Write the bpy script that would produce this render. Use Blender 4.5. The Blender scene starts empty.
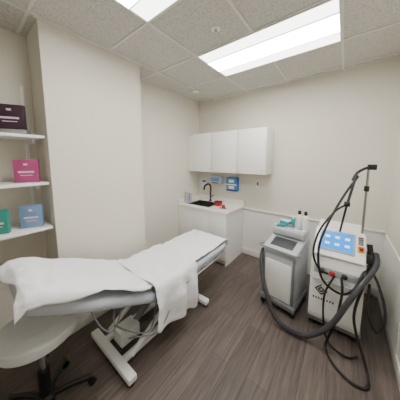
import bpy, bmesh, math, random
from mathutils import Vector, Matrix, noise
random.seed(3)
D=bpy.data; C=bpy.context
cam=D.objects.new('camera',D.cameras.new('camera')); C.collection.objects.link(cam); C.scene.camera=cam
cam.location=(0,0,1.66); cam.rotation_euler=(math.radians(90-6.48),0,math.radians(37.7))
cam.data.sensor_width=36; cam.data.lens=16.75; cam.data.shift_y=-.05; cam.data.clip_start=.02
def srgb(r,g,b):
    f=lambda c:(c/12.92 if c<=.04045 else ((c+.055)/1.055)**2.4)
    return (f(r/255),f(g/255),f(b/255),1)
def mat(name,col,rough=.5,metal=0,emit=None,es=0,bump=0,bscale=50,trans=0,var=0,vscale=5,coat=0):
    m=D.materials.new(name); m.use_nodes=True; nt=m.node_tree; b=nt.nodes['Principled BSDF']
    b.inputs['Base Color'].default_value=col; b.inputs['Roughness'].default_value=rough; b.inputs['Metallic'].default_value=metal
    b.inputs['Transmission Weight'].default_value=trans; b.inputs['Coat Weight'].default_value=coat
    if emit: b.inputs['Emission Color'].default_value=emit; b.inputs['Emission Strength'].default_value=es
    tc=nt.nodes.new('ShaderNodeTexCoord')
    if bump:
        n=nt.nodes.new('ShaderNodeTexNoise'); n.inputs['Scale'].default_value=bscale; n.inputs['Detail'].default_value=4
        nt.links.new(tc.outputs['Object'],n.inputs['Vector'])
        bp=nt.nodes.new('ShaderNodeBump'); bp.inputs['Strength'].default_value=bump; bp.inputs['Distance'].default_value=.01
        nt.links.new(n.outputs['Fac'],bp.inputs['Height']); nt.links.new(bp.outputs['Normal'],b.inputs['Normal'])
    if var:
        n=nt.nodes.new('ShaderNodeTexNoise'); n.inputs['Scale'].default_value=vscale
        nt.links.new(tc.outputs['Object'],n.inputs['Vector'])
        r=nt.nodes.new('ShaderNodeMix'); r.data_type='RGBA'
        r.inputs[6].default_value=tuple(c*(1-var) for c in col[:3])+(1,); r.inputs[7].default_value=tuple(min(1,c*(1+var)) for c in col[:3])+(1,)
        nt.links.new(n.outputs['Fac'],r.inputs[0]); nt.links.new(r.outputs[2],b.inputs['Base Color'])
    return m
WALL=mat('wall_paint',srgb(222,217,204),.75,bump=.05,bscale=120)
WHITE=mat('white_laminate',srgb(240,239,235),.35)
TRIM=mat('trim_paint',srgb(226,224,218),.45)
PANEL=mat('wainscot_panel',srgb(232,231,226),.3)
COUNTER=mat('counter_solid',srgb(236,234,228),.25,var=.03,vscale=80)
STEEL=mat('brushed_steel',srgb(150,150,150),.3,1)
CHROME=mat('chrome',srgb(200,200,200),.12,1)
BLACK=mat('black_plastic',srgb(18,18,20),.4)
RUB=mat('black_rubber',srgb(18,18,20),.55)
HOSE=mat('grey_hose',srgb(58,58,62),.5)
GREY=mat('grey_plastic',srgb(115,118,122),.4)
DGREY=mat('dark_grey_plastic',srgb(55,58,63),.4)
MWHITE=mat('machine_white',srgb(238,238,234),.3,coat=.3)
MSILV=mat('machine_silver',srgb(182,186,190),.35,.1)
VINYL=mat('vinyl_cushion',srgb(192,199,210),.25,bump=.6,bscale=14)
PAPER=mat('exam_paper',srgb(242,243,246),.8,bump=.8,bscale=20)
PAPER2=mat('drape_sheet',srgb(238,238,241),.85,bump=.7,bscale=16)
FRAME=mat('bed_frame_paint',srgb(230,231,230),.35)
BLUEP=mat('blue_print',srgb(40,105,190),.5)
RED=mat('red_plastic',srgb(180,25,30),.4)
TEAL=mat('teal_plastic',srgb(30,150,150),.5)
TEALD=mat('teal_book',srgb(50,140,128),.5)
PINK=mat('pink_box',srgb(175,75,125),.5)
PURP=mat('plum_box',srgb(62,40,54),.5)
BLUE=mat('blue_box',srgb(120,150,185),.5)
LTXT=mat('light_print',srgb(225,200,220),.6)
SCREEN=mat('lcd_screen',srgb(50,130,215),.2,emit=srgb(40,140,230),es=1.0)
SCRW=mat('lcd_icons',srgb(220,240,250),.2,emit=srgb(190,228,255),es=1.2)
CLEAR=mat('clear_acrylic',srgb(235,240,245),.08,trans=.85)
GOLD=mat('copper_ink',srgb(165,90,50),.4,.3)
def floor_mat():
    m=D.materials.new('wood_plank'); m.use_nodes=True; nt=m.node_tree; b=nt.nodes['Principled BSDF']; N=nt.nodes.new; L=nt.links.new
    tc=N('ShaderNodeTexCoord'); mp=N('ShaderNodeMapping'); mp.inputs['Rotation'].default_value=(0,0,math.radians(90)); L(tc.outputs['Object'],mp.inputs['Vector'])
    br=N('ShaderNodeTexBrick'); br.inputs['Scale'].default_value=1; br.inputs['Brick Width'].default_value=1.2; br.inputs['Row Height'].default_value=.16
    br.inputs['Mortar Size'].default_value=.0015; br.inputs['Mortar Smooth'].default_value=.3; br.offset=.37
    br.inputs['Color1'].default_value=srgb(101,90,84); br.inputs['Color2'].default_value=srgb(86,76,71); br.inputs['Mortar'].default_value=srgb(52,46,43)
    L(mp.outputs['Vector'],br.inputs['Vector'])
    m2=N('ShaderNodeMapping'); m2.inputs['Scale'].default_value=(28,1.6,1); L(tc.outputs['Object'],m2.inputs['Vector'])
    n=N('ShaderNodeTexNoise'); n.inputs['Scale'].default_value=1.6; n.inputs['Detail'].default_value=6; n.inputs['Roughness'].default_value=.65; L(m2.outputs['Vector'],n.inputs['Vector'])
    cr=N('ShaderNodeValToRGB'); cr.color_ramp.elements[0].position=.33; cr.color_ramp.elements[0].color=(.5,.49,.48,1); cr.color_ramp.elements[1].position=.68; cr.color_ramp.elements[1].color=(1.35,1.32,1.3,1)
    L(n.outputs['Fac'],cr.inputs['Fac'])
    mx=N('ShaderNodeMix'); mx.data_type='RGBA'; mx.blend_type='MULTIPLY'; mx.inputs[0].default_value=.85
    L(br.outputs['Color'],mx.inputs[6]); L(cr.outputs['Color'],mx.inputs[7]); L(mx.outputs[2],b.inputs['Base Color'])
    b.inputs['Roughness'].default_value=.48
    bp=N('ShaderNodeBump'); bp.inputs['Strength'].default_value=.15; bp.inputs['Distance'].default_value=.004; L(n.outputs['Fac'],bp.inputs['Height']); L(bp.outputs['Normal'],b.inputs['Normal'])
    return m
FLOOR=floor_mat()
def tile_mat():
    m=D.materials.new('acoustic_tile'); m.use_nodes=True; nt=m.node_tree; b=nt.nodes['Principled BSDF']; N=nt.nodes.new; L=nt.links.new
    tc=N('ShaderNodeTexCoord'); n=N('ShaderNodeTexNoise'); n.inputs['Scale'].default_value=95; n.inputs['Detail'].default_value=3; L(tc.outputs['Object'],n.inputs['Vector'])
    cr=N('ShaderNodeValToRGB'); cr.color_ramp.elements[0].position=.34; cr.color_ramp.elements[0].color=srgb(172,170,164); cr.color_ramp.elements[1].position=.5; cr.color_ramp.elements[1].color=srgb(208,206,200)
    L(n.outputs['Fac'],cr.inputs['Fac']); L(cr.outputs['Color'],b.inputs['Base Color']); b.inputs['Roughness'].default_value=.9
    bp=N('ShaderNodeBump'); bp.inputs['Strength'].default_value=.12; bp.inputs['Distance'].default_value=.003; L(n.outputs['Fac'],bp.inputs['Height']); L(bp.outputs['Normal'],b.inputs['Normal'])
    return m
TILE=tile_mat()
GRID=mat('grid_metal',srgb(222,220,214),.5)
def emat(n,s): return mat(n,srgb(240,242,245),.5,emit=(1,.985,.955,1),es=s)
TUBE=emat('tube_glow',30); LENS=emat('lens_glow',6); 

def finish(name,bm,m,par=None,smooth=True,ang=35):
    me=D.meshes.new(name); bm.normal_update(); bm.to_mesh(me); bm.free()
    o=D.objects.new(name,me); C.collection.objects.link(o)
    if m: me.materials.append(m)
    if smooth:
        for p in me.polygons: p.use_smooth=True
        me.set_sharp_from_angle(angle=math.radians(ang))
    if par: o.parent=par
    return o
def group(name,loc=(0,0,0),rz=0):
    e=D.objects.new(name,None); e.location=loc; e.rotation_euler=(0,0,math.radians(rz)); e.empty_display_size=.1; C.collection.objects.link(e); return e
def box(name,x0,x1,y0,y1,z0,z1,m,par=None,bev=0,rot=None,seg=2,taper=None):
    bm=bmesh.new(); bmesh.ops.create_cube(bm,size=1)
    c=Vector(((x0+x1)/2,(y0+y1)/2,(z0+z1)/2))
    for v in bm.verts: v.co=Vector((v.co.x*(x1-x0),v.co.y*(y1-y0),v.co.z*(z1-z0)))
    if taper:
        for v in bm.verts:
            if v.co.z>0: v.co.x*=taper[0]; v.co.y*=taper[1]
    if bev: bmesh.ops.bevel(bm,geom=bm.edges[:],offset=bev,segments=seg,affect='EDGES',profile=.5)
    R=Matrix.Identity(4)
    if rot: 
        from mathutils import Euler
        R=Euler([math.radians(a) for a in rot]).to_matrix().to_4x4()
    bmesh.ops.transform(bm,matrix=Matrix.Translation(c)@R,verts=bm.verts)
    return finish(name,bm,m,par)
def prism(name,poly,x0,x1,m,par=None,bev=0):
    bm=bmesh.new(); a=[bm.verts.new((x0,p[0],p[1])) for p in poly]; b=[bm.verts.new((x1,p[0],p[1])) for p in poly]
    bm.faces.new(a); bm.faces.new(b[::-1]); n=len(poly)
    for i in range(n): bm.faces.new((a[i],b[i],b[(i+1)%n],a[(i+1)%n]))
    bmesh.ops.recalc_face_normals(bm,faces=bm.faces)
    if bev: bmesh.ops.bevel(bm,geom=bm.edges[:],offset=bev,segments=3,affect='EDGES',profile=.5)
    return finish(name,bm,m,par)
def lathe(name,prof,c,m,par=None,n=32,axis='Z'):
    bm=bmesh.new(); rings=[]
    for r,z in prof:
        rings.append([bm.verts.new((max(r,1e-4)*math.cos(2*math.pi*i/n),max(r,1e-4)*math.sin(2*math.pi*i/n),z)) for i in range(n)])
    for a,b in zip(rings,rings[1:]):
        for i in range(n): bm.faces.new((a[i],a[(i+1)%n],b[(i+1)%n],b[i]))
    bm.faces.new(rings[0][::-1]); bm.faces.new(rings[-1])
    M=Matrix.Identity(4)
    if axis=='X': M=Matrix.Rotation(math.pi/2,4,'Y')
    if axis=='Y': M=Matrix.Rotation(math.pi/2,4,'X')
    bmesh.ops.transform(bm,matrix=Matrix.Translation(c)@M,verts=bm.verts)
    bmesh.ops.recalc_face_normals(bm,faces=bm.faces)
    return finish(name,bm,m,par)
def catmull(P,k=10):
    P=[Vector(p) for p in P]; Q=[P[0]*2-P[1]]+P+[P[-1]*2-P[-2]]; out=[]
    for i in range(1,len(Q)-2):
        for j in range(k):
            t=j/k; a,b,c,d=Q[i-1],Q[i],Q[i+1],Q[i+2]
            out.append(.5*((2*b)+(c-a)*t+(2*a-5*b+4*c-d)*t*t+(3*b-a-3*c+d)*t**3))
    out.append(P[-1]); return out
def tube(name,P,r,m,par=None,k=10,n=10,smooth=True,corr=0):
    pts=catmull(P,k) if smooth else [Vector(p) for p in P]
    bm=bmesh.new(); rings=[]; T=(pts[1]-pts[0]).normalized(); N=T.orthogonal().normalized()
    for i,p in enumerate(pts):
        t=(pts[min(i+1,len(pts)-1)]-pts[max(i-1,0)]).normalized()
        q=T.rotation_difference(t); N=q@N; N=(N-t*N.dot(t)).normalized(); T=t; B=t.cross(N)
        rr=r*(1+(corr if i%2 else -corr))
        rings.append([bm.verts.new(p+rr*(N*math.cos(2*math.pi*j/n)+B*math.sin(2*math.pi*j/n))) for j in range(n)])
    for a,b in zip(rings,rings[1:]):
        for j in range(n): bm.faces.new((a[j],a[(j+1)%n],b[(j+1)%n],b[j]))
    bm.faces.new(rings[0][::-1]); bm.faces.new(rings[-1])
    bmesh.ops.recalc_face_normals(bm,faces=bm.faces)
    return finish(name,bm,m,par,ang=60)

# ---------------- ROOM -----------------
H=2.74; XL=-2.32; XP=-1.95; YB=2.97; XR=.44; YN=-1.3
box('floor',XL-.1,XR+.1,YN-.1,YB+.1,-.05,0,FLOOR)
box('ceiling',XL-.1,XR+.1,YN-.1,YB+.1,H,H+.05,TILE)
box('wall_back',XL-.1,XR+.1,YB,YB+.1,0,H,WALL)
box('wall_left',XL-.1,XL,YN,YB,0,H,WALL)
box('wall_right',XR,XR+.1,YN,YB,0,H,WALL)
box('wall_near',XL-.1,XR+.1,YN-.1,YN,0,H,WALL)
box('wall_pier',XL,XP,.47,1.38,0,H,WALL)
box('baseboard_pier',XP,XP+.012,.47,1.392,0,.10,TRIM,bev=.003)
box('baseboard_left',XL,XL+.012,1.39,2.39,0,.10,TRIM,bev=.003)
box('baseboard_back',-1.33,XR,YB-.022,YB,0,.11,TRIM,bev=.003)
box('baseboard_right',XR-.014,XR,YN,YB-.022,0,.11,TRIM,bev=.003)
box('baseboard_alcove',XL,XL+.012,YN,.47,0,.10,TRIM,bev=.003)
box('trim_wainscot',-1.33,XR,YB-.012,YB,.11,.80,PANEL)
box('trim_chair_rail',-1.33,XR,YB-.03,YB,.80,.825,PANEL,bev=.004)
box('trim_wainscot_right',XR-.012,XR,2.0,YB-.03,.11,.80,PANEL)
gx=[-.09+.61*k for k in range(-4,2)]; gy=[2.24-.61*k for k in range(-1,6)]
gg=group('trim_ceiling_grid',(0,0,H))
bm=bmesh.new()
def addb(bm,x0,x1,y0,y1,z0,z1):
    M=Matrix.Translation(((x0+x1)/2,(y0+y1)/2,(z0+z1)/2))@Matrix.Diagonal((x1-x0,y1-y0,z1-z0,1)); bmesh.ops.create_cube(bm,size=1,matrix=M)
def inl(x,y): return (-1.31<x<-.09) and ((1.63<y<2.24) or (.41<y<1.02))
ys=sorted([YN]+[y for y in gy if YN<y<YB]+[YB])
for x in gx:
    if not XL<x<XR: continue
    for a,b in zip(ys,ys[1:]):
        if abs(x+.70)<.05 and inl(x,(a+b)/2): continue
        addb(bm,x-.011,x+.011,a,b,-.008,0)
for y in ys[1:-1]: addb(bm,XL,XR,y-.011,y+.011,-.0082,0)
for (a,b,c,d) in [(XL,XR,YB-.022,YB),(XR-.022,XR,YN,YB),(XL,XL+.022,1.38,YB),(XP,XP+.022,.45,1.4)]: addb(bm,a,b,c,d,-.009,0)
finish('grid_bars',bm,GRID,gg,False)
def troffer(nm,y0,y1):
    x0,x1=-1.31,-.09; g=group(nm,((x0+x1)/2,(y0+y1)/2,H)); w=(x1-x0)/2-.004; h=(y1-y0)/2-.004
    f=.012
    box('frame_1',-w,w,-h,-h+f,-.016,-.001,GRID,g); box('frame_2',-w,w,h-f,h,-.016,-.001,GRID,g)
    box('frame_3',-w,-w+f,-h+f,h-f,-.016,-.001,GRID,g); box('frame_4',w-f,w,-h+f,h-f,-.016,-.001,GRID,g)
    box('lens_side_1',-w+f,w-f,-h+f,-.13,-.010,-.001,LENS,g); box('lens_side_2',-w+f,w-f,.13,h-f,-.010,-.001,LENS,g)
    box('lens_centre',-w+f,w-f,-.13,.13,-.014,-.001,TUBE,g)
    for i,y in enumerate((-.13,.13)): box('rib_%d'%i,-w+f,w-f,y-.004,y+.004,-.02,-.001,GRID,g)
troffer('ceiling_troffer_light',1.63,2.24); troffer('ceiling_troffer_light',.41,1.02)
g=group('fire_sprinkler',(-.93,1.42,H)); lathe('plate',[(.035,-.004),(.04,-.001)],(0,0,0),MWHITE,g); lathe('head',[(.012,-.03),(.012,-.004)],(0,0,0),CHROME,g)
g=group('smoke_detector',(-1.95,2.42,H)); lathe('body',[(.045,-.03),(.06,-.022),(.065,-.009)],(0,0,0),MWHITE,g); lathe('ring',[(.066,-.012),(.07,-.009)],(0,0,0),GREY,g)

# ---------------- shelves + items
sh=group('wall_shelf_unit',(XL,0,0))
for i,z in enumerate((1.08,1.465,1.85)):
    box('shelf_%d'%i,0.03,.35,-1.1,.455,z-.022,z,WHITE,sh,bev=.002)
    for j,y in enumerate((.40,-.35)):
        prism('bracket_%d_%d'%(i,j),[(y-.006,z-.023),(y+.006,z-.023),(y+.006,z-.06),(y-.006,z-.06)],.01,.25,WHITE,sh)
for j,y in enumerate((.40,-.35)): box('track_%d'%j,0,.012,y-.012,y+.012,.95,2.3,WHITE,sh)
def boxitem(nm,x,y,z,w,h,d,m,rz,m2=None):
    g=group(nm,(x,y,z),rz)
    box('body',-w/2,w/2,-d/2,d/2,.002,h,m,g,bev=.003)
    if m2:
        box('title',-w*.32,w*.32,-d/2-.002,-d/2,h*.42,h*.5,m2,g)
        box('subtitle',-w*.25,w*.25,-d/2-.002,-d/2,h*.3,h*.33,m2,g)
        box('logo',-w*.08,w*.08,-d/2-.002,-d/2,h*.75,h*.83,m2,g)
    return g
boxitem('pink_product_box',-2.09,.345,1.465,.16,.19,.04,PINK,62,m2=LTXT)
boxitem('blue_product_box',-2.08,.345,1.08,.15,.19,.04,BLUE,62,m2=LTXT)
boxitem('teal_product_box',-2.08,.145,1.08,.13,.19,.04,TEALD,62,m2=LTXT)
g=boxitem('plum_product_box',-2.11,.285,1.892,.18,.19,.04,PURP,62,m2=LTXT)
ga=group('acrylic_display_stand',(-2.10,.285,1.85),62)
box('base',-.1,.1,-.08,.05,.001,.008,CLEAR,ga); box('riser',-.1,.1,-.04,.04,.008,.040,CLEAR,ga)
# ---------------- upper cabinet
uc=group('wall_cabinet',(XL,2.64,1.434))
W=1.447; Hc=.666
box('carcass',0.002,W,.02,.328,0,Hc,WHITE,uc,bev=.002)
for i,(a,b) in enumerate(((0.004,.519),(.524,.998),(1.004,W))):
    box('door_%d'%i,a,b-.003,0,.018,.002,Hc-.002,WHITE,uc,bev=.003)
for i,hx in enumerate((.49,.55,1.40)): lathe('knob_%d'%i,[(.004,0),(.008,.015),(.008,.02)],(hx,-.0,.06),CHROME,uc,12,'Y')
# ---------------- base cabinet w/ sink
bc=group('base_cabinet_sink',(XL,2.37,0))
W=.98; zc=.86
box('toe_kick',.002,W-.02,.06,.598,0,.09,TRIM,bc)
box('end_panel',W-.02,W,.018,.598,.0,zc-.03,WHITE,bc)
box('carcass',.002,W-.02,.02,.598,.09,zc-.2,WHITE,bc)
box('rail',.002,W-.02,.02,.05,zc-.2,zc-.03,WHITE,bc)
for i,(a,b) in enumerate(((.006,.325),(.330,.65),(.655,W))): box('door_%d'%i,a,b,0,.018,.095,zc-.035,WHITE,bc,bev=.003)
hx0,hx1,hy0,hy1=.14,.58,.11,.45
box('counter_a',.002,hx0,-.02,.598,zc-.03,zc,COUNTER,bc); box('counter_b',hx1,W+.02,-.02,.598,zc-.03,zc,COUNTER,bc)
box('counter_c',hx0,hx1,-.02,hy0,zc-.03,zc,COUNTER,bc); box('counter_d',hx0,hx1,hy1,.598,zc-.03,zc,COUNTER,bc)
box('backsplash',.002,W+.02,.58,.598,zc,zc+.09,COUNTER,bc); box('sidesplash',.002,.02,-.02,.58,zc,zc+.09,COUNTER,bc)
box('basin_bottom',hx0,hx1,hy0,hy1,zc-.17,zc-.165,STEEL,bc)
box('basin_l',hx0,hx0+.004,hy0,hy1,zc-.165,zc+.003,STEEL,bc);box('basin_r',hx1-.004,hx1,hy0,hy1,zc-.165,zc+.003,STEEL,bc)
box('basin_f',hx0,hx1,hy0,hy0+.004,zc-.165,zc+.003,STEEL,bc);box('basin_k',hx0,hx1,hy1-.004,hy1,zc-.165,zc+.003,STEEL,bc)
box('rim_f',hx0-.015,hx1+.015,hy0-.015,hy0,zc,zc+.004,STEEL,bc); box('rim_k',hx0-.015,hx1+.015,hy1,hy1+.015,zc,zc+.004,STEEL,bc)
box('rim_l',hx0-.015,hx0,hy0,hy1,zc,zc+.004,STEEL,bc); box('rim_r',hx1,hx1+.015,hy0,hy1,zc,zc+.004,STEEL,bc)
tube('faucet',[(.34,.52,zc),(.34,.52,zc+.14),(.34,.52,zc+.28),(.33,.47,zc+.33),(.31,.39,zc+.31),(.30,.36,zc+.23)],.016,BLACK,bc)
lathe('faucet_base',[(.03,0),(.028,.015),(.018,.03)],(.34,.52,zc+.001),BLACK,bc)
tube('faucet_lever',[(.34,.52,zc+.08),(.42,.51,zc+.12)],.008,BLACK,bc,smooth=False)
def bottle(nm,x,y,z,r,h,m,mc,pump=False,sc=True):
    g=group(nm,(x,y,z)); lathe('body',[(r*.9,0.001),(r,.01),(r,h*.68),(r*.8,h*.76),(r*.35,h*.82)],(0,0,0),m,g,20)
    lathe('cap',[(r*.4,h*.82),(r*.4,h*.95),(r*.3,h)] if pump else [(r*.62,h*.80),(r*.62,h*.97),(r*.5,h)],(0,0,0),mc,g,16)
    if pump: tube('pump',[(0,0,h),(0,0,h*1.08),(0,-r*1.1,h*1.06)],r*.14,mc,g,smooth=False)
    return g
bottle('soap_bottle',-2.25,2.50,zc,.032,.24,CLEAR,MWHITE,True)
bottle('soap_bottle',-2.24,2.60,zc,.030,.21,mat('lilac_liquid',srgb(180,160,205),.3),MWHITE,True)
g=group('sharps_container',(-1.66,2.66,zc)); box('tub',-.05,.05,-.04,.04,.001,.07,RED,g,bev=.008,taper=(1.1,1.1)); box('lid',-.057,.057,-.047,.047,.07,.085,BLACK,g,bev=.004)
g=group('red_tape_dispenser',(-1.50,2.56,zc),20); lathe('roll',[(.03,-.012),(.03,.012)],(0,0,.032),RED,g,20,'Y'); box('base',-.06,.05,-.014,.014,.001,.012,BLACK,g)
g=group('paper_towel_dispenser',(-1.86,YB,1.20)); box('case',-.12,.12,-.11,-.002,0,.15,mat('dispenser_blue_grey',srgb(190,200,215),.3),g,bev=.012); box('label',-.09,.09,-.113,-.11,.05,.12,mat('label_blue',srgb(110,145,200),.4),g); box('slot',-.07,.07,-.112,-.11,.012,.03,DGREY,g)
g=group('glove_box_holder',(-1.53,YB,1.10)); 
box('frame',-.10,.10,-.10,-.002,0,.24,mat('glove_card',srgb(70,130,200),.45),g,bev=.004)
box('opening',-.05,.05,-.103,-.10,.04,.09,MWHITE,g); box('stripe',-.1,.1,-.102,-.10,.105,.125,MWHITE,g); box('opening_2',-.05,.05,-.103,-.10,.15,.20,MWHITE,g); box('band',-.1,.1,-.1022,-.10,.005,.025,mat('navy',srgb(25,50,110),.5),g)
g=group('wall_switch',(-1.10,YB,1.2)); box('plate',-.035,.035,-.008,-.001,0,.11,MWHITE,g,bev=.003); box('rocker',-.015,.015,-.012,-.008,.025,.085,GREY,g,bev=.002)
g=group('wall_notice',(-2.19,YB,1.12)); box('card',-.05,.05,-.004,-.001,0,.15,mat('notice',srgb(235,235,240),.5),g); box('print',-.04,.04,-.006,-.004,.08,.12,BLUEP,g)

# ---------------- BED
BX=-1.44
bed=group('treatment_table',(BX,1.2,0)); oy=-1.2
hw=.30
def slab(nm,P,hwf,th,m):
    bm=bmesh.new(); rings=[]
    n=len(P)
    for i,(y,z) in enumerate(P):
        a=P[max(i-1,0)]; b=P[min(i+1,n-1)]; t=Vector((b[0]-a[0],b[1]-a[1])).normalized(); nn=Vector((-t.y,t.x)); 
        if nn.y<0: nn=-nn
        w=hwf(i/(n-1)); ring=[]
        for k in range(24):
            an=2*math.pi*k/24; cx=math.copysign(abs(math.cos(an))**.35,math.cos(an))*w; cz=math.copysign(abs(math.sin(an))**.5,math.sin(an))*th/2
            s=cz-th/2; ring.append(bm.verts.new((cx,y+nn.x*s+oy,z+nn.y*s)))
        rings.append(ring)
    for a,b in zip(rings,rings[1:]):
        for j in range(24): bm.faces.new((a[j],a[(j+1)%24],b[(j+1)%24],b[j]))
    bm.faces.new(rings[0][::-1]); bm.faces.new(rings[-1]); bmesh.ops.recalc_face_normals(bm,faces=bm.faces)
    return finish(nm,bm,m,bed,ang=60)
lerp=lambda a,b,t:a+(b-a)*t
seat=[(lerp(2.10,.93,i/20),.575) for i in range(21)]
slab('seat_cushion',seat,lambda t:hw*(min(1,.86+t*1.6) if t<.1 else 1),.10,VINYL)
back=[(lerp(.92,.17,i/16),lerp(.565,.955,i/16)) for i in range(17)]
slab('back_cushion',back,lambda t:hw*(1 if t<.7 else 1-.6*(t-.7)),.10,VINYL)
box('seat_pan',-.26,.26,.95+oy,2.0+oy,.43,.474,FRAME,bed,bev=.008)
prism('back_pan',[(.88+oy,.455),(.27+oy,.775),(.29+oy,.805),(.90+oy,.485)],-.22,.22,FRAME,bed)
for i,y in enumerate((.64,1.58)):
    box('foot_bar_%d'%i,-.30,.33,y-.035+oy,y+.035+oy,.025,.075,FRAME,bed,bev=.012)
    for j,x in enumerate((-.27,.30)): lathe('leveler_%d_%d'%(i,j),[(.025,0.001),(.025,.012),(.01,.025)],(x,y+oy,0),RUB,bed,16)
for j,x in enumerate((-.14,.14)):
    box('base_rail_%d'%j,x-.025,x+.025,.64+oy,1.58+oy,.03,.07,FRAME,bed,bev=.008)
for j,x in enumerate((-.18,.18)):
    tube('strut_a_%d'%j,[(x,.72+oy,.075),(x,1.40+oy,.44)],.022,FRAME,bed,smooth=False)
    tube('strut_b_%d'%j,[(x-.045*(1 if x>0 else -1),1.50+oy,.07),(x-.045*(1 if x>0 else -1),.98+oy,.44)],.020,FRAME,bed,smooth=False)
tube('actuator',[(0,.8+oy,.12),(0,1.05+oy,.27),(0,1.25+oy,.40)],.03,GREY,bed,smooth=False)
box('motor_box',-.07,.07,.70+oy,.88+oy,.07,.19,FRAME,bed,bev=.01)
tube('crossrod',[(-.2,1.15+oy,.29),(.2,1.15+oy,.29)],.014,STEEL,bed,smooth=False)
tube('side_rail',[(.31,.98+oy,.50),(.325,1.2+oy,.485),(.325,1.7+oy,.485),(.31,1.95+oy,.50)],.010,CHROME,bed)
tube('remote_cable',[(.24,.95+oy,.46),(.3,.82+oy,.30),(.27,.66+oy,.40),(.29,.55+oy,.56),(.2,.6+oy,.62)],.006,GREY,bed)
tube('power_cable',[(.1,.75+oy,.15),(.25,.70+oy,.30),(.34,.85+oy,.28),(.33,1.0+oy,.36),(.24,1.05+oy,.45)],.006,GREY,bed)
tube('strap',[(.28,.40+oy,.78),(.30,.46+oy,.60),(.29,.54+oy,.52),(.28,.62+oy,.64)],.005,GREY,bed)
PATH=[(2.125,.44),(2.122,.50),(2.12,.56),(2.09,.588),(1.8,.590),(1.4,.590),(1.1,.592),(.97,.597),(.86,.625),(.55,.787),(.30,.915),(.20,.962),(.14,.967),(.095,.935),(.07,.88),(.055,.82)]
cum=[0]
for a,b in zip(PATH,PATH[1:]): cum.append(cum[-1]+math.dist(a,b))
def P(t):
    t=max(0,min(cum[-1],t))
    for i in range(len(cum)-1):
        if t<=cum[i+1]: 
            f=(t-cum[i])/(cum[i+1]-cum[i]); return lerp(PATH[i][0],PATH[i+1][0],f),lerp(PATH[i][1],PATH[i+1][1],f)
    return PATH[-1]
def tof(y):
    best=min(range(400),key=lambda i:abs(P(cum[-1]*i/400)[0]-y)); return cum[-1]*best/400
def sheet(nm,t0f,t1f,ovn,ovf,off,m,amp=.008,ruf=.03,seed=0,hwid=.31,nu=90,nv=90,skew=0,taper=0):
    bm=bmesh.new(); G=[]; hw0=hwid
    for i in range(nu+1):
        u=i/nu; row=[]; hwid=hw0-taper*max(0,(u-.5)*2)
        for j in range(nv+1):
            v=j/nv; L0=hwid+ovf(u); L1=hwid+ovn(u); s=-L0+v*(L0+L1)
            t=lerp(t0f(v),t1f(v),u)+skew*s
            y,z=P(t); nz=noise.noise(Vector((s*5,t*5,seed)))+.5*noise.noise(Vector((s*14,t*11,seed+3)))
            ridge=abs(noise.noise(Vector((s*4+t*3,t*6-s*2,seed+9))))
            h=off+amp*(nz*.6+.6)+amp*(.9-ridge*2.6)
            a=abs(s); sg=1 if s>0 else -1
            if a<=hwid: x=s; zz=z+max(h,off*.6)
            else:
                e=a-hwid; rr=.03
                if e<rr*1.57: th=e/rr; x=sg*(hwid+rr*math.sin(th)); zz=z+h*(1-th/1.57)+rr*(math.cos(th)-1)
                else:
                    dz=e-rr*1.57; zz=z-rr-dz
                    fold=math.sin(t*26+seed*2+1.5*noise.noise(Vector((t*4,seed,0))))
                    x=sg*(hwid+rr+min(1,dz/.12)*ruf*(.8+fold*.7)*.6+.25*ruf*nz)
                    y+=dz*.06*noise.noise(Vector((t*7,seed,2)))
            row.append(bm.verts.new((x,y+oy,zz)))
        G.append(row)
    for i in range(nu):
        for j in range(nv): bm.faces.new((G[i][j],G[i+1][j],G[i+1][j+1],G[i][j+1]))
    bmesh.ops.recalc_face_normals(bm,faces=bm.faces)
    o=finish(nm,bm,m,bed,ang=80); sd=o.modifiers.new('s','SOLIDIFY'); sd.thickness=.0015; return o
sheet('paper_liner',lambda v:.05,lambda v:tof(.50),lambda u:-.0,lambda u:-.0,.008,PAPER,.009,.01,1,hwid=.285,nu=110)
sheet('head_sheet',lambda v:tof(.86)+.06*(v-.5),lambda v:cum[-1]-.13+.03*math.sin(v*7),lambda u:(.015 if u<.45 else lerp(.015,.06,(u-.45)/.55))+.010*math.sin(u*11),lambda u:.05,.016,PAPER2,.014,.03,5,hwid=.30,taper=.05)
sheet('drape_sheet',lambda v:tof(1.42),lambda v:tof(.88)+.02*math.sin(v*6),lambda u:.42-.07*u,lambda u:.15,.020,PAPER2,.011,.05,8,hwid=.30,skew=.08)

# ---------------- STOOL
st=group('rolling_stool',(-1.46,.22,0))
lathe('seat',[(.06,.545),(.18,.548),(.202,.560),(.210,.590),(.205,.617),(.188,.630),(.1,.635),(.001,.636)],(0,0,0),mat('stool_vinyl',srgb(228,230,232),.3,bump=.5,bscale=12),st,48)
lathe('seat_plate',[(.12,.53),(.12,.545)],(0,0,0),BLACK,st)
lathe('gas_lift',[(.02,.28),(.02,.53)],(0,0,0),CHROME,st); lathe('sleeve',[(.035,.09),(.032,.30)],(0,0,0),BLACK,st)
lathe('hub',[(.05,.06),(.05,.10),(.035,.12)],(0,0,0),BLACK,st)
for k in range(5):
    a=math.radians(72*k+70); c,s=math.cos(a),math.sin(a)
    tube('leg_%d'%k,[(c*.03,s*.03,.09),(c*.15,s*.15,.085),(c*.26,s*.26,.065)],.018,BLACK,st)
    lathe('caster_%d'%k,[(.012,-.02),(.026,-.016),(.026,.016),(.012,.02)],(c*.26,s*.26,.0265),BLACK,st,16,'X')
lathe('lever',[(.005,0),(.005,.14)],(.04,0,.525),BLACK,st,8,'X')

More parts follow.
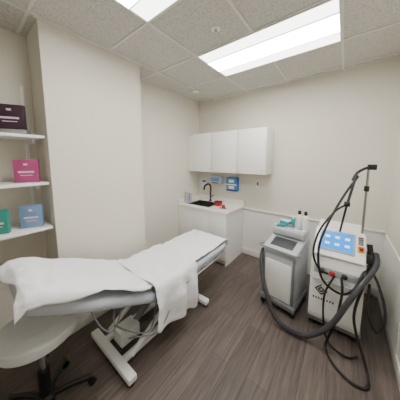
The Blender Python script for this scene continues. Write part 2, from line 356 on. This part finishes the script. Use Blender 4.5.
# ---------------- LASER
lz=group('laser_machine',(0.01,2.36,0))
fx=-.36; w=.20
prism('body',[(fx+.02,.10),(fx,.16),(fx,.67),(fx+.03,.75),(fx+.05,.77),(.34,.93),(.36,.90),(.36,.10)],-w,w,MWHITE,lz,bev=.022)
box('base',-w-.01,w+.01,fx+.03,.36,.06,.13,GREY,lz,bev=.015)
prism('console',[(fx+.0,.765),(fx+.03,.795),(fx+.20,.965),(fx+.26,.965),(fx+.34,.90),(fx+.34,.78)],-w+.005,w-.005,MWHITE,lz,bev=.016)
ang=45; cy,cz=fx+.115,.88
def slope(nm,x0,x1,a0,a1,t0,t1,m,bev=0):
    o=box(nm,x0,x1,a0,a1,t0,t1,m,None,bev); o.parent=lz; o.location=(0,cy,cz); o.rotation_euler=(math.radians(ang),0,0); return o
slope('bezel',-.15,.12,-.10,.11,-.005,.010,MSILV,.008); slope('screen',-.135,.105,-.085,.095,.010,.013,SCREEN)
for i in range(3):
    for j in range(2): slope('icon_%d%d'%(i,j),-.105+i*.075,-.07+i*.075,-.04+j*.07,-.018+j*.07,.013,.0145,SCRW)
slope('estop_base',.135,.18,-.05,.0,-.005,.015,mat('yellow',srgb(225,190,40),.4),.004)
lathe('estop',[(.016,0),(.018,.02),(.012,.026)],(.157,fx+.075,.87),RED,lz,20)
for i in range(4): slope('key_%d'%i,.14,.175,.02+i*.02,.033+i*.02,-.002,.010,GREY,.002)
box('grille_panel',-w+.03,w-.03,fx-.006,fx+.003,.59,.66,MSILV,lz,bev=.004)
for i,x in enumerate((-.11,-.03,.06)): lathe('connector_%d'%i,[(.022,0),(.022,.02),(.014,.03)],(x,fx-.004,.625),(BLACK if i!=1 else RED),lz,20,'Y')
tube('front_handle',[(-.17,fx+.01,.555),(-.17,fx-.03,.545),(.17,fx-.03,.545),(.17,fx+.01,.555)],.010,MSILV,lz,smooth=False)
def diamond(nm,cx,cz_,r,r2,m):
    bm=bmesh.new(); o_=[];i_=[]
    for k in range(4):
        a=math.pi/2*k+math.pi/2
        o_.append(bm.verts.new((cx+r*math.cos(a),fx-.0035,cz_+r*math.sin(a)))); i_.append(bm.verts.new((cx+r2*math.cos(a),fx-.0035,cz_+r2*math.sin(a))))
    for k in range(4):
        if m is not GOLD and k==3: continue
        bm.faces.new((o_[k],o_[(k+1)%4],i_[(k+1)%4],i_[k]))
    bmesh.ops.solidify(bm,geom=bm.faces[:],thickness=.003)
    finish(nm,bm,m,lz,False)
diamond('emblem_outer',-.10,.43,.055,.040,BLACK); diamond('emblem_inner',-.10,.43,.030,.014,GOLD)
for i in range(8):
    box('letter_%d'%i,-.165+i*.022,-.1545+i*.022,fx-.003,fx+.001,.325,.345,BLACK,lz)
for i,(x,y) in enumerate(((-.17,-.28),(.17,-.28),(-.17,.28),(.17,.28))):
    lathe('caster_%d'%i,[(.02,-.022),(.04,-.018),(.04,.018),(.02,.022)],(x,y,.0405),BLACK,lz,20,'X'); box('fork_%d'%i,x-.03,x+.03,y-.02,y+.03,.05,.075,GREY,lz,bev=.005)
tube('pole',[(.17,-.06,.80),(.17,-.06,1.59)],.010,STEEL,lz,smooth=False)
lathe('pole_collar',[(.025,0),(.025,.06)],(.17,-.06,.86),BLACK,lz)
lathe('pole_clamp',[(.02,0),(.02,.05)],(.17,-.06,1.36),BLACK,lz,16)
tube('top_arm',[(.22,-.05,1.585),(.15,-.08,1.575),(.09,-.12,1.53),(.06,-.14,1.46)],.012,BLACK,lz)
box('clamp',.16,.225,-.08,-.03,1.56,1.61,BLACK,lz,bev=.006)
tube('lower_arm',[(.09,-.12,1.54),(.04,-.22,1.27),(.03,-.24,1.22)],.011,BLACK,lz,smooth=False)
lathe('arm_joint',[(.022,-.022),(.022,.022)],(.035,-.23,1.25),BLACK,lz,16,'X')
tube('drop_rod',[(.035,-.23,1.25),(.0,-.16,.95)],.009,BLACK,lz,smooth=False)
box('holder',.20,.25,-.20,-.08,.72,.80,DGREY,lz,bev=.01)
tube('handpiece',[(.225,-.12,.88),(.235,-.15,.80),(.24,-.19,.70)],.022,BLACK,lz)
O=Vector((.01,2.36,0))
def wt(nm,pts,r,m,corr=0,k=10): return tube(nm,[Vector(p)-O for p in pts],r,m,lz,k=k,corr=corr)
wt('fiber_cable_1',[(.045,2.13,1.25),(-.04,2.06,1.18),(-.14,1.97,1.0),(-.17,1.93,.80),(-.12,1.94,.66),(-.05,1.96,.625)],.009,RUB)
wt('fiber_cable_2',[(.11,2.25,1.5),(.02,2.15,1.33),(-.08,2.0,1.08),(-.13,1.92,.85),(-.09,1.90,.60),(.04,1.92,.50),(.13,1.93,.56),(.19,2.0,.70),(.235,2.15,.72)],.010,RUB)
wt('umbilical_1',[(.05,1.96,.625),(.06,1.90,.50),(.03,1.86,.25),(-.02,1.84,.03),(.03,1.72,.012),(.14,1.64,.012),(.24,1.66,.012),(.24,1.78,.06),(.15,1.88,.35),(.20,1.98,.62),(.245,2.17,.70)],.010,RUB)
wt('umbilical_2',[(.245,2.17,.70),(.30,2.05,.60),(.34,1.95,.42),(.30,1.92,.28),(.24,1.94,.40),(.24,2.05,.6)],.010,RUB)
wt('umbilical_3',[(.0,1.96,.625),(-.06,1.90,.45),(-.05,1.88,.2),(.0,1.88,.03),(.12,1.84,.012),(.2,1.9,.012)],.008,RUB)

# ---------------- CART
ct=group('chiller_cart',(-.46,2.23,0),-8)
cw=.175; cd=.22
box('body',-cw,cw,-cd,cd,.10,.66,MSILV,ct,bev=.025,seg=3)
box('front_door',-cw+.035,cw-.035,-cd-.012,-cd+.004,.14,.56,MWHITE,ct,bev=.01)
box('side_stripe',cw-.028,cw-.006,-cd-.006,-cd+.01,.13,.62,GREY,ct,bev=.003); box('side_stripe_l',-cw+.006,-cw+.028,-cd-.006,-cd+.01,.13,.62,GREY,ct,bev=.003)
box('base',-cw-.015,cw+.015,-cd-.02,cd+.01,.06,.12,GREY,ct,bev=.015)
prism('top_console',[(-cd-.01,.655),(-cd-.01,.69),(.02,.76),(cd,.80),(cd,.655)],-cw-.008,cw+.008,MSILV,ct,bev=.014)
p=box('control_panel',-.12,.12,-.18,-.02,.0,.006,DGREY,None,bev=.003); p.parent=ct; p.rotation_euler=(math.radians(16.9),0,0)
p.location=(0,-.0,.757)
box('rear_tray',-cw+.005,cw-.005,-.01,cd-.005,.78,.85,MSILV,ct,bev=.008)
tube('push_handle',[(-cw-.0,-.1,.68),(-cw-.03,-cd-.02,.70),(-cw+.05,-cd-.045,.705),(cw-.05,-cd-.045,.705),(cw+.03,-cd-.02,.70),(cw,-.1,.68)],.009,GREY,ct)
for i,(x,y) in enumerate(((-.16,-.20),(.16,-.20),(-.16,.18),(.16,.18))):
    lathe('caster_%d'%i,[(.02,-.02),(.036,-.016),(.036,.016),(.02,.02)],(x,y,.0365),BLACK,ct,20,'X'); box('fork_%d'%i,x-.025,x+.025,y-.015,y+.025,.045,.07,GREY,ct,bev=.004)
box('hose_port',-cw-.02,-cw+.01,-.12,-.04,.58,.66,DGREY,ct,bev=.008)
tube('cold_air_hose',[(-.63,2.18,.62),(-.68,2.08,.61),(-.65,1.96,.47),(-.56,1.86,.27),(-.44,1.80,.09),(-.30,1.79,.04),(-.15,1.80,.07),(.0,1.83,.24),(.09,1.87,.44),(.18,1.95,.62),(.275,2.12,.74),(.285,2.25,.80)],.022,HOSE,None,k=22,corr=.10)
def onc(p): return (Matrix.Translation((-.46,2.23,0))@Matrix.Rotation(math.radians(-8),4,'Z'))@Vector(p)
for (x,y) in ((.065,.165),(.13,.165)):
    q=onc((x,y,.85)); bottle('spray_bottle',q.x,q.y,q.z,.029,.21,MWHITE,BLACK)
q=onc((-.09,.165,.85)); g=group('goggle_case',q,-20); box('case',-.06,.06,-.035,.035,.001,.05,TEAL,g,bev=.012); box('lid',-.055,.055,-.03,.03,.05,.062,MWHITE,g,bev=.004)
q=onc((-.10,.07,.85)); g=group('gel_tube',q,10); lathe('body',[(.016,-.05),(.018,.03),(.004,.05)],(0,0,.019),TEAL,g,16,'X'); lathe('cap',[(.012,-.07),(.014,-.05)],(0,0,.019),MWHITE,g,16,'X')
q=onc((.11,.055,.85)); g=group('gauze_pack',q,-5); box('pack',-.05,.05,-.03,.03,.001,.022,MWHITE,g,bev=.005); box('label',-.03,.03,-.018,.018,.022,.0235,TEAL,g)
q=onc((.0,.16,.85)); bottle('lotion_bottle',q.x,q.y,q.z,.022,.13,TEAL,MWHITE)
q=onc((.01,.06,.85)); g=group('cream_jar',q); lathe('jar',[(.025,.001),(.027,.03)],(0,0,0),MWHITE,g,20); lathe('lid',[(.028,.03),(.028,.045),(.02,.047)],(0,0,0),GREY,g,20)
